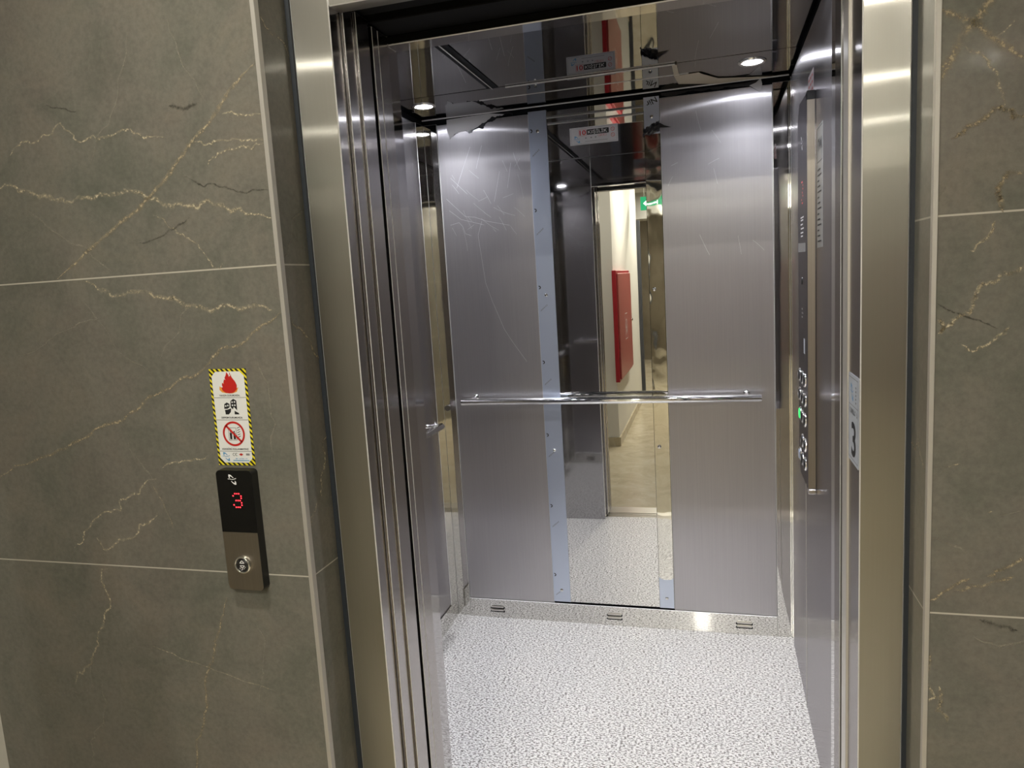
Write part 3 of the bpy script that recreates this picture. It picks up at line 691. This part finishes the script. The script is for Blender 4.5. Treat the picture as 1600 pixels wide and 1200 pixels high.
def strips():
    y = CY1-0.0035
    pl = Plane((0, y, 0), (1, 0, 0), (0, 0, 1))
    t = thing('joint_strip', (0, y, 0.093), 'joint strip still in blue grey film, left edge of the lift mirror', 'joint strip')
    link('cover_strip', bx(-0.0365, 0.0375, y, CY1+0.012, 0.093, 2.168, 0.0006), 'film_blue', t)
    for z in (2.090, 1.435, 0.776, 0.147): bolt(t, 0.0, z, y)
    for i in range(7):
        z = 2.0927 - 0.3127*i; bm = BM()
        pl.ring(bm, -0.0285, z, 0.0035, 0.0075, 0.0005, 14, a0=-1.6, a1=1.9)
        link('printed_arc', bm, 'print_black', t)
    for i in range(7):
        z = 2.004 - 0.3118*i; bm = BM()
        for j in range(5): pl.stroke(bm, [(-0.026+0.006*j, z-0.012+0.005*j), (-0.023+0.006*j, z-0.004+0.005*j), (-0.021+0.006*j, z-0.010+0.005*j)], 0.0012, 0.0005)
        link('printed_lettering', bm, 'print_grey', t)
    t = thing('joint_strip', (0.452, y, 0.093), 'polished joint strip at the right edge of the lift mirror, film half peeled', 'joint strip')
    link('cover_strip', bx(0.4225, 0.4825, y, CY1+0.012, 0.093, 2.168, 0.0006), 'wavy_trim', t)
    link('film_remnant', bx(0.4228, 0.4822, y-0.0006, y-0.0001, 2.03, 2.168), 'film_blue', t, 'grey film left on the top end')
    bm = BM(); pl.slab(bm, [(0.4228, 0.0935), (0.4822, 0.0935), (0.4822, 0.228), (0.476, 0.2215), (0.465, 0.219), (0.452, 0.2185), (0.438, 0.2195), (0.428, 0.224), (0.4228, 0.230)], 0.0001, 0.0006)
    link('film_remnant', bm, 'film_blue', t, 'blue grey film left on the bottom end')
    for z in (2.0945, 1.435, 0.7926, 0.137): bolt(t, 0.4525 if z > 2 or z < .2 else 0.4415, z, y-0.0006)
    bm = BM(); pl.text(bm, 'Nir', 0.449, 2.158, 0.022, 0.042, 0.0009, ang=math.pi+0.42, bold=0.012)
    link('printed_lettering', bm, 'print_black', t)
    # crumpled black film roll
    rnd = random.Random(5); bm = BM(); rows = []
    for i in range(13):
        u = 0.4195+0.0625*i/12; row = []
        for j in range(6):
            v = 2.022+0.013*(i/12)+ (0.030+0.012*(i/12))*j/5
            row.append(bm.verts.new(pl.p(u+rnd.gauss(0, .0012), v+rnd.gauss(0, .002), 0.003+0.010*math.sin(math.pi*j/5)+abs(rnd.gauss(0, .003)))))
        rows.append(row)
    for a, b in zip(rows, rows[1:]):
        for j in range(5): bm.faces.new((a[j], b[j], b[j+1], a[j+1]))
    pl.slab(bm, [(0.478, 2.050), (0.482, 2.068), (0.500, 2.056), (0.5257, 2.047), (0.505, 2.0475)], 0.006, 0.0068)
    link('film_curl', bm, 'film_black', t, 'crumpled black film peeled back')
strips()
# corner profiles at both back corners and side panels
def corners():
    bm = BM(); box(bm, CX0, -0.4315, CY1-0.001, CY1+0.011, 0, 2.165, 0.0010); edge_glints(bm, 1); link('trim_10', bm, ['polished_trim', 'edge_glint_metal'], kind='structure')
    bm = BM(); box(bm, CX0-0.011, CX0, 1.705, CY1-0.001, 0, 2.165, 0.0010); edge_glints(bm, 1); link('trim_11', bm, ['polished_trim', 'edge_glint_metal'], kind='structure')
    bm = BM(); box(bm, 0.8925, CX1, CY1-0.001, CY1+0.011, 0, 2.165, 0.0010); edge_glints(bm, 1); link('trim_12', bm, ['polished_trim', 'edge_glint_metal'], kind='structure')
    bm = BM(); box(bm, CX1, CX1+0.011, 1.728, CY1-0.001, 0, 2.165, 0.0010); edge_glints(bm, 1); link('trim_13', bm, ['polished_trim', 'edge_glint_metal'], kind='structure')
    link('wall_panel', bx(CX0-0.011, CX0, 0.445, 1.703, 0.086, 2.160, 0.0008), 'side_panel_steel', None, 'brushed steel panel on the left side wall of the lift car', 'wall panel')
    link('wall_panel', bx(CX1, CX1+0.011, 0.445, 1.726, 0.0, 2.160, 0.0008), 'side_panel_steel', None, 'brushed steel panel on the right side wall behind the button column', 'wall panel')
    link('trim_14', bx(CX1-0.001, CX1-0.0001, 1.298, 1.302, 0, 0.82), 'corner_profile', kind='structure')
corners()
def skirting():
    o = link('baseboard_back', edge_glints(bx(-0.431, 0.892, CY1-0.005, CY1+0.011, 0, 0.085, 0.0014), 1), ['polished_trim', 'edge_glint_metal'], kind='structure')
    pl = Plane((0, CY1-0.0052, 0), (1, 0, 0), (0, 0, 1))
    for x in (-0.300, 0.228, 0.763):
        bm = BM()
        for z in (0.030, 0.046):
            pts = pl.rrect(x-0.034, x+0.034, z-0.0045, z+0.0045, 0.0044); pl.poly(bm, pts, 0.0004)
        v = link('vent_slot', bm, 'black_gap', o)
        bm = BM()
        for z in (0.0355, 0.0515): pl.slab(bm, pl.rrect(x-0.030, x+0.030, z-0.0035, z+0.0035, 0.0034), 0.0004, 0.004)
        link('vent_louvre', bm, 'aluminium', o)
    link('baseboard_left', bx(CX0-0.011, CX0+0.005, 0.445, 1.704, 0, 0.085, 0.0008), 'polished_trim', kind='structure')
skirting()

# handrails ----------------------------------------------------------
def handrail_back():
    y, z = 1.722, 1.0
    t = thing('handrail', (0.23, y, z), 'long polished chrome handrail across the back wall in front of the mirror', 'handrail')
    bm = BM(); r = 0.0145
    tube(bm, [(-0.381, y, z), (-0.3795, y, z), (0.8365, y, z), (0.838, y, z)], [r*0.93, r, r, r*0.93], 28); link('rail', bm, 'chrome', t)
    for x in (-0.335, 0.785):
        bm = BM(); tube(bm, [(x, CY1, z+0.010), (x, CY1-0.004, z+0.010), (x, CY1-0.0042, z+0.010), (x, y+0.02, z+0.010), (x, y, z+0.006)], [0.013, 0.013, 0.006, 0.006, 0.006], 16)
        link('bracket', bm, 'chrome', t)
def handrail_left():
    x, z = -0.425, 0.925
    t = thing('handrail', (x, 1.1, z), 'short chrome handrail on the left side wall, only its end seen past the door leaves', 'handrail')
    bm = BM(); r = 0.0145; tube(bm, [(x, 0.62, z), (x, 0.6215, z), (x, 1.5785, z), (x, 1.58, z)], [r*.93, r, r, r*.93], 28); link('rail', bm, 'chrome', t)
    for y in (0.67, 1.52):
        bm = BM(); tube(bm, [(CX0, y, z+0.010), (CX0+0.004, y, z+0.010), (CX0+0.0042, y, z+0.010), (x-0.02, y, z+0.012), (x, y, z+0.012)], [0.016, 0.016, 0.008, 0.008, 0.008], 16)
        pl = Plane((x, y, z+0.012), (1, 0, 0), (0, 1, 0)); pl.lathe(bm, -0.002, 0, [(0.011, 0), (0.0135, 0.004), (0.0135, 0.008), (0.009, 0.012), (0.003, 0.013), (0.002, 0.018)], 20)
        link('bracket', bm, 'chrome', t)
handrail_back(); handrail_left()

# stickers and film scraps --------------------------------------------
def capacity_sticker():
    x0, x1, z0, z1 = 0.1297, 0.3206, 2.0192, 2.0858; w, h = x1-x0, z1-z0
    pl = Plane((x0, CY1-0.0004, z0), (1, 0, 0), (0, 0, 1))
    t = thing('capacity_sticker', ((x0+x1)/2, CY1, z0), 'white capacity sticker reading 10 KIŞİLİK on the top of the mirror', 'sticker')
    bm = BM(); pl.slab(bm, [(0, 0), (w, 0), (w, h), (0, h)], 0, 0.0004); link('backing', bm, 'sticker_grey', t)
    bm = BM(); pl.frame(bm, 0.005, w-0.005, 0.004, h-0.004, 0.0007, 0.0006); link('border', bm, 'print_grey', t)
    bm = BM(); pl.text(bm, '10', 0.0520, 0.0365, 0.0185, 0.025, 0.0008, bold=0.02); pl.frame(bm, 0.036, 0.067, 0.033, 0.058, 0.0008, 0.0008)
    link('capacity_numeral', bm, 'print_red', t); bm = BM(); pl.frame(bm, 0.112, 0.146, 0.026, 0.0335, 0.0006, 0.0008); fine_print(pl, bm, 0.115, 0.143, 0.0277, 0.0044, 0.0008, 2); link('load_box', bm, 'print_red', t)
    bm = BM(); pl.poly(bm, pl.rrect(0.068, 0.156, 0.0355, 0.0555, 0.003), 0.0006); link('caption_bar', bm, 'print_black', t)
    bm = BM(); pl.text(bm, 'KIŞİLİK', 0.111, 0.040, 0.0118, 0.076, 0.0008, bold=0.002); link('caption', bm, 'print_white', t)
    bm = BM()
    for v in (0.048, 0.026): pl.ring(bm, 0.171, v, 0.006, 0.0075, 0.0008); pl.stroke(bm, [(0.166, v+0.004), (0.176, v-0.004)], 0.001, 0.0008)
    link('warning_symbols', bm, 'print_red', t)
    bm = BM(); logo(pl, bm, 0.029, 0.021, 0.027, 0.0008)
    link('maker_logo', bm, 'print_blue', t)
    bm = BM()
    for u in (0.064, 0.085, 0.103): pl.disc(bm, u, 0.024, 0.0032, 0.0008, 12, ry=0.0022)
    pl.rect(bm, 0.06, 0.15, 0.0105, 0.0118, 0.0008); link('small_print', bm, 'print_grey', t)
capacity_sticker()
def scrap(name, pl, pts, mat, label, th=0.0006, n=0.001, torn=None):
    bm = BM(); pl.slab(bm, pts, n, n+th); o = link(name, bm, mat, None, label, 'film scrap')
    if torn: bm = BM(); pl.slab(bm, torn, n-0.0008, n-0.0003); link('torn_edge', bm, 'film_black', o, 'ragged black torn edge')
def ragged(pts, amp, depth, seed):
    random.seed(seed); return jitter(pts, amp, depth)
low = ragged([(-0.374, 2.1004), (-0.352, 2.118), (-0.302, 2.1255), (-0.254, 2.134), (-0.217, 2.150), (-0.172, 2.164), (-0.135, 2.172)], 0.12, 3, 4)
scrap('film_scrap', BACK, low + [(-0.20, 2.182), (-0.30, 2.180), (-0.384, 2.178), (-0.3858, 2.1325)], 'film_white', 'pale torn film scrap at the top of the left back panel', n=0.0015,
      torn=ragged([(-0.376, 2.0985), (-0.352, 2.115), (-0.302, 2.1225), (-0.254, 2.129), (-0.217, 2.143), (-0.172, 2.158), (-0.10, 2.166)], 0.16, 3, 14) + [(-0.10, 2.172), (-0.30, 2.172), (-0.376, 2.15)])
low = ragged([(0.49, 2.170), (0.53, 2.160), (0.575, 2.168), (0.64, 2.166), (0.70, 2.163), (0.765, 2.166), (0.81, 2.163)], 0.07, 3, 9)
scrap('film_scrap', BACK, low + [(0.850, 2.136), (0.857, 2.165), (0.853, 2.184), (0.80, 2.176), (0.70, 2.175), (0.60, 2.176), (0.49, 2.177)], 'film_black', 'torn dark film edge at the top of the right back panel', n=0.0015)
scrap('film_scrap', BACK, [(0.812, 2.1645), (0.850, 2.136), (0.857, 2.165), (0.852, 2.186), (0.835, 2.172)], 'film_white', 'pale pointed film scrap at the upper right of the back wall', n=0.003)
UNDER = Plane((0, 0, CZ-0.0045), (1, 0, 0), (0, -1, 0))
scrap('film_scrap', UNDER, [(u, -v) for u, v in ((0.55, 1.44), (0.566, 1.4376), (0.5668, 1.5468), (0.57, 1.58), (0.6344, 1.572), (0.645, 1.60), (0.70, 1.69), (0.90, 1.765), (0.70, 1.77), (0.56, 1.70), (0.55, 1.58))], 'film_amber', 'loose amber film strip peeling off the ceiling above the right panel', n=0.0008)
# instruction labels on the right wall
RIGHT = Plane((CX1, 0, 0), (0, -1, 0), (0, 0, 1)); RIGHT.n = Vector((-1, 0, 0))
def right_labels():
    t = thing('instruction_label', (CX1, 0.96, 1.54), 'tall clear instruction label with lines of small text, on the wall beside the button column', 'label')
    bm = BM(); RIGHT.slab(bm, [(-1.015, 1.54), (-0.905, 1.54), (-0.905, 1.86), (-1.015, 1.86)], 0, 0.0005); link('backing', bm, 'label_clear', t)
    bm = BM(); RIGHT.frame(bm, -1.010, -0.910, 1.765, 1.855, 0.002, 0.0008)
    for i in range(14): RIGHT.rect(bm, -1.005, -0.93 - 0.02*(i % 3), 1.555+0.0145*i, 1.559+0.0145*i, 0.0008)
    fine_print(RIGHT, bm, -0.995, -0.925, 1.795, 0.03, 0.0008, 6)
    link('text_lines', bm, 'print_black', t)
    t = thing('notice_sticker', (CX1, 1.14, 1.955), 'pinkish notice sticker on the right wall just above the button column', 'sticker')
    bm = BM(); RIGHT.slab(bm, [(-1.205, 1.955), (-1.085, 1.955), (-1.085, 2.035), (-1.205, 2.035)], 0, 0.0005); link('backing', bm, 'label_pink', t)
    bm = BM()
    for i in range(4):
        for j in range(3): RIGHT.rect(bm, -1.195+0.036*j, -1.170+0.036*j, 1.963+0.018*i, 1.970+0.018*i, 0.0008)
    link('text_lines', bm, 'print_red', t)
right_labels()

# lift operating panel on the right wall --------------------------------
def operating_panel():
    x, y0, y1, z0, z1 = 0.926, 1.045, 1.275, 0.83, 1.972
    t = thing('control_panel', (0.94, 1.16, z0), 'tall brushed steel button column with a green lit button on the right lift wall', 'control panel')
    pl = Plane((x, y1, 0), (0, -1, 0), (0, 0, 1)); pl.n = Vector((-1, 0, 0)); w = y1-y0
    d = CX1 - x
    bm = BM(); pl.slab(bm, [(0.012, z0+0.05), (0.04, z0+0.012), (w, z0+0.012), (w, z1-0.012), (w-0.0, z1-0.012), (0.05, z1-0.004), (0, z1-0.05), (0, z0+0.10)], -d, 0); 
    bmesh.ops.bevel(bm, geom=[e for e in bm.edges], offset=0.0012, segments=1, affect='EDGES'); link('body', bm, 'column_steel', t)
    link('edge_cover', bx(x+0.001, CX1-0.0025, y0-0.0025, y0-0.0002, z0+0.014, z1-0.03), 'satin_steel', t)
    link('top_cap', bx(x, CX1-0.0005, y0-0.002, y0+0.02, z1-0.030, z1-0.006, 0.001), 'black_plastic', t)
    link('bottom_cap', bx(x, CX1-0.0005, y0-0.004, y0+0.02, z0-0.004, z0+0.012, 0.003), 'chrome', t)
    # buttons in rows of three
    rows = ((1.158, 3), (1.098, 3), (1.038, 3), (0.962, 2), (0.905, 3))
    for i, (z, n) in enumerate(rows):
        for j in range(n):
            u = (0.05, 0.115, 0.180)[j + (3-n)]
            green = (i == 2 and j == 0)
            if green: u = 0.062
            bm = BM(); pl.lathe(bm, u, z, [(0.021, 0), (0.021, 0.0025), (0.0195, 0.0045), (0.0165, 0.005), (0.0160, 0.0030)], 28, cap=False)
            b = link('button', bm, 'chrome', t, 'green lit button' if green else None)
            bm = BM(); pl.lathe(bm, u, z, [(0.0162, 0.0005), (0.0155, 0.0062), (0.0135, 0.0072), (0.004, 0.0076)], 28)
            link('button_cap', bm, 'green_lit' if green else ('film_blue' if i == 4 and j == 0 else 'black_plastic'), b)
            bm = BM(); fine_print(pl, bm, u-0.006, u+0.005, z-0.006, 0.011, 0.0078, i*3+j); link('button_numeral', bm, 'print_white', b)
    bm = BM(); logo(pl, bm, 0.112, 1.845, 0.042, 0.0006); link('maker_logo', bm, 'print_white', t)
    dots = [(0, 0), (1, 0), (2, 0), (3, 1), (3, 2), (1.5, 3), (3, 4), (0, 5), (1, 6), (2, 6)]
    bm = BM(); [pl.disc(bm, 0.105+0.010*a, 1.735-0.010*b, 0.0026, 0.0006, 10) for a, b in dots]; link('floor_display', bm, 'dot_red', t)
    bm = BM()
    for k, z in enumerate((1.632, 1.624, 1.612, 1.600, 1.588, 1.578)): pl.rect(bm, 0.075+0.006*(k % 2), 0.155-0.012*(k % 3), z, z+0.004, 0.0006)
    link('text_lines', bm, 'print_white', t)
    bm = BM(); pl.slab(bm, [(0.012, 1.535), (0.190, 1.533), (0.190, 1.558), (0.012, 1.562)], 0, 0.001); link('notice_plate', bm, 'label_clear', t)
    bm = BM(); pl.lathe(bm, 0.11, 1.448, [(0.011, 0), (0.011, 0.003), (0.007, 0.004)], 20); link('key_switch', bm, 'black_plastic', t)
    bm = BM(); [pl.disc(bm, 0.10+0.012*(k % 3), 1.365-0.012*(k//3), 0.003, 0.0006, 10) for k in (0, 1, 3, 5, 6, 7)]; link('intercom_holes', bm, 'print_white', t)
    bm = BM(); [pl.rect(bm, 0.07, 0.125, 1.232+0.006*k, 1.235+0.006*k, 0.0006) for k in range(9)]; link('speaker_grille', bm, 'print_black', t)
    bm = BM(); pl.rect(bm, 0.14, 0.175, 1.235, 1.280, 0.0006); link('nameplate', bm, 'label_silver', t)
operating_panel()

# call panel and evacuation sticker on the left tiles --------------------
def call_panel():
    x0, x1, z0, z1, d = -0.264, -0.184, 0.929, 1.1715, 0.0195
    pl = Plane((x0, -d, z0), (1, 0, 0), (0, 0, 1)); w, h = x1-x0, z1-z0; zs = 0.119
    t = thing('call_panel', ((x0+x1)/2, -0.01, z0), 'black and steel lift call panel with red 3 display on the left tiled wall', 'call panel')
    bm = BM(); pl.slab(bm, pl.rrect(0, w, 0, h, 0.009, 8), -d, 0)
    link('housing', bm, 'black_plastic', t)
    bm = BM(); top = [(a, b) for a, b in pl.rrect(0.0008, w-0.0008, 0.0008, h-0.0008, 0.0085, 8)]
    up = [(a, b) for a, b in top if b > zs]; lo = [(a, b) for a, b in top if b < zs]
    pl.slab(bm, [(w-0.0008, zs)] + up + [(0.0008, zs)], 0.0, 0.0008); disp = link('display_glass', bm, 'black_glass', t)
    bm = BM(); pl.slab(bm, [(0.0008, zs-0.0004)] + lo + [(w-0.0008, zs-0.0004)], 0.0, 0.0008); plate = link('button_plate', bm, 'satin_steel', t)
    u0, v0, du, dv = 0.0345, 0.1695, 0.0044, 0.0045
    grid = [(1, 6), (2, 6), (3, 6), (0, 5), (4, 5), (4, 4), (1.3, 3), (2.3, 3), (3.3, 3), (4, 2), (0, 1), (4, 1), (1, 0), (2, 0), (3, 0)]
    bm = BM(); [pl.disc(bm, u0+du*a, v0+dv*b, 0.0014, 0.0012, 14) for a, b in grid]; link('led_numeral', bm, 'led_red', disp)
    bm = BM(); logo(pl, bm, 0.037, 0.2245, 0.0205, 0.0012); link('maker_logo', bm, 'print_white', disp)
    u, v = 0.0405, 0.054
    bm = BM(); pl.lathe(bm, u, v, [(0.0185, 0.0008), (0.0185, 0.003), (0.0175, 0.0062), (0.0155, 0.0075), (0.0142, 0.0070), (0.0136, 0.0045)], 40, cap=False)
    b = link('button', bm, 'chrome', t)
    bm = BM(); pl.lathe(bm, u, v, [(0.0142, 0.001), (0.0140, 0.0052), (0.004, 0.0056)], 40); link('button_cap', bm, 'black_plastic', b)
    bm = BM()
    for s, c in ((1, 0.0025), (-1, 0.0005)):
        P = [(u-0.0050, v+c+s*0.0015), (u, v+c+s*0.0068), (u+0.0050, v+c+s*0.0015), (u-0.0050, v+c+s*0.0015)]
        pl.stroke(bm, P, 0.0014, 0.0060)
    for a, q in ((-0.005, -0.0065), (0, -0.0085), (0.004, -0.007), (0.0062, -0.004), (-0.002, -0.010)): pl.disc(bm, u+a, v+q, 0.0009, 0.0060, 10)
    link('arrow_symbol', bm, 'print_white', b)
call_panel()
def evacuation_sticker():
    x0, z0, w, h = -0.2685, 1.177, 0.0823, 0.189
    pl = Plane((x0, -0.0003, z0), (1, 0, -0.006), (0.008, 0, 1))
    t = thing('evacuation_sticker', (x0+w/2, 0, z0), 'white warning sticker with yellow black border, flame and no-lift symbols, above the call panel', 'sticker')
    bm = BM(); pl.slab(bm, [(0, 0), (w, 0), (w, h), (0, h)], 0, 0.0005); link('hazard_border', bm, 'hazard_stripe', t)
    e, c = 0.0052, 0.009
    bm = BM(); pl.poly(bm, [(e+c, e), (w-e-c, e), (w-e, e+c), (w-e, h-e-c), (w-e-c, h-e), (e+c, h-e), (e, h-e-c), (e, e+c)], 0.0007); link('backing', bm, 'sign_white', t)
    Z = 0.0009
    for v in (0.133, 0.0895, 0.0275): bm = BM(); pl.rect(bm, e, w-e, v, v+0.0007, Z); link('divider_line', bm, 'print_black', t)
    for tx, v, ww in (('YANGIN DURUMUNDA,', 0.1358, 0.046), ('DEPREM DURUMUNDA', 0.0925, 0.047), ('ASANSÖRÜ KULLANMAYINIZ', 0.0305, 0.060)):
        bm = BM(); pl.text(bm, tx, w/2, v, 0.0036, ww, Z, bold=0.02); link('caption', bm, 'print_black', t)
    # flame
    cx, b0 = w/2+0.001, 0.1415
    fl = [(0, 0), (0.010, 0.002), (0.0165, 0.008), (0.0175, 0.016), (0.0145, 0.023), (0.0095, 0.029), (0.0065, 0.034), (0.0075, 0.037), (0.002, 0.032), (0.0005, 0.037), (-0.003, 0.0415),
          (-0.0045, 0.036), (-0.008, 0.030), (-0.0065, 0.026), (-0.0095, 0.0275), (-0.0115, 0.022), (-0.0105, 0.018), (-0.0145, 0.021), (-0.0155, 0.016), (-0.0140, 0.012), (-0.0170, 0.012), (-0.0155, 0.006), (-0.009, 0.0015)]
    bm = BM(); pl.poly(bm, [(cx+a*1.12+(-0.001 if a < -0.015 else 0), b0+0.0005+b*0.85) for a, b in [(-0.018, 0.016), (-0.019, 0.008), (-0.015, 0.002), (-0.006, 0.0)]] + [(cx+0.006, b0), (cx+0.016, b0+0.003), (cx+0.0205, b0+0.012), (cx+0.017, b0+0.010), (cx, b0+0.008), (cx-0.015, b0+0.010)], Z)
    pl.poly(bm, [(cx-0.013, b0+0.018), (cx-0.006, b0+0.021), (cx-0.009, b0+0.028)], Z); link('flame_glow', bm, 'print_orange', t)
    bm = BM(); pl.poly(bm, [(cx+a, b0+b) for a, b in fl], Z+0.0002); pl.poly(bm, [(cx+0.003, b0+0.036), (cx+0.0055, b0+0.0365), (cx+0.004, b0+0.0415)], Z+0.0002); link('flame_symbol', bm, 'print_red', t)
    # broken buildings
    bx0, by0 = w/2-0.012, 0.0985
    bm = BM(); q = lambda L, s=1: pl.poly(bm, [(bx0+a, by0+b) for a, b in L], Z)
    q([(-0.003, 0.013), (-0.002, 0.022), (0.004, 0.0255), (0.0095, 0.0225), (0.0092, 0.016), (0.004, 0.013)])
    q([(-0.001, 0.002), (-0.002, 0.011), (0.004, 0.0115), (0.0125, 0.014), (0.011, 0.007), (0.006, 0.002)])
    q([(0.0115, 0.0165), (0.0125, 0.028), (0.019, 0.0325), (0.0255, 0.029), (0.0255, 0.010), (0.0185, 0.017), (0.016, 0.012)])
    q([(0.019, 0.002), (0.0195, 0.0095), (0.0225, 0.0075), (0.028, 0.005), (0.0295, 0.002)]); link('building_symbol', bm, 'print_black', t)
    bm = BM(); [pl.disc(bm, bx0+a, by0+b, 0.0017, Z+0.0002, 12) for a, b in ((0.001, 0.0185), (0.0058, 0.0195), (0.016, 0.026), (0.0215, 0.0265), (0.0162, 0.020), (0.0215, 0.020))]; link('building_windows', bm, 'sign_white', t)
    # no lift
    cx, cy = w/2+0.0005, 0.0625
    bm = BM(); pl.frame(bm, cx-0.012, cx+0.006, cy-0.013, cy+0.012, 0.0007, Z)
    for a in (-0.007, 0.001):
        pl.disc(bm, cx+a, cy+0.004, 0.0016, Z, 12); pl.poly(bm, [(cx+a-0.0024, cy-0.011), (cx+a+0.0024, cy-0.011), (cx+a+0.0026, cy+0.0018), (cx+a-0.0026, cy+0.0018)], Z)
    for k in range(5): pl.stroke(bm, [(cx+0.008, cy+0.011-0.0045*k), (cx+0.0145, cy+0.0135-0.0045*k)], 0.0012, Z)
    link('lift_symbol', bm, 'print_black', t)
    bm = BM(); pl.ring(bm, cx, cy, 0.0205, 0.0245, Z+0.0003, 48); pl.stroke(bm, [(cx-0.0160, cy+0.0160), (cx+0.0160, cy-0.0160)], 0.0042, Z+0.0003); link('prohibition_ring', bm, 'print_red', t)
    bm = BM(); logo(pl, bm, 0.0195, 0.0170, 0.0180, Z)
    fine_print(pl, bm, 0.038, 0.066, 0.0120, 0.0022, Z, 8); pl.rect(bm, 0.034, 0.0700, 0.0088, 0.0104, Z); link('maker_logo', bm, 'print_blue', t)
    bm = BM(); pl.ring(bm, 0.037, 0.0215, 0.0022, 0.0030, Z, 16, a0=0.9, a1=5.4); pl.ring(bm, 0.0425, 0.0215, 0.0022, 0.0030, Z, 16, a0=0.9, a1=5.4); pl.rect(bm, 0.0395, 0.0425, 0.0212, 0.0219, Z)
    for k in range(2): pl.rect(bm, 0.064, 0.072, 0.020+0.0022*k, 0.0213+0.0022*k, Z)
    link('conformity_mark', bm, 'print_black', t)
    bm = BM(); pl.poly(bm, [(0.048, 0.0215), (0.053, 0.0242), (0.058, 0.0215), (0.053, 0.0188)], Z); link('quality_mark', bm, 'print_red', t)
evacuation_sticker()
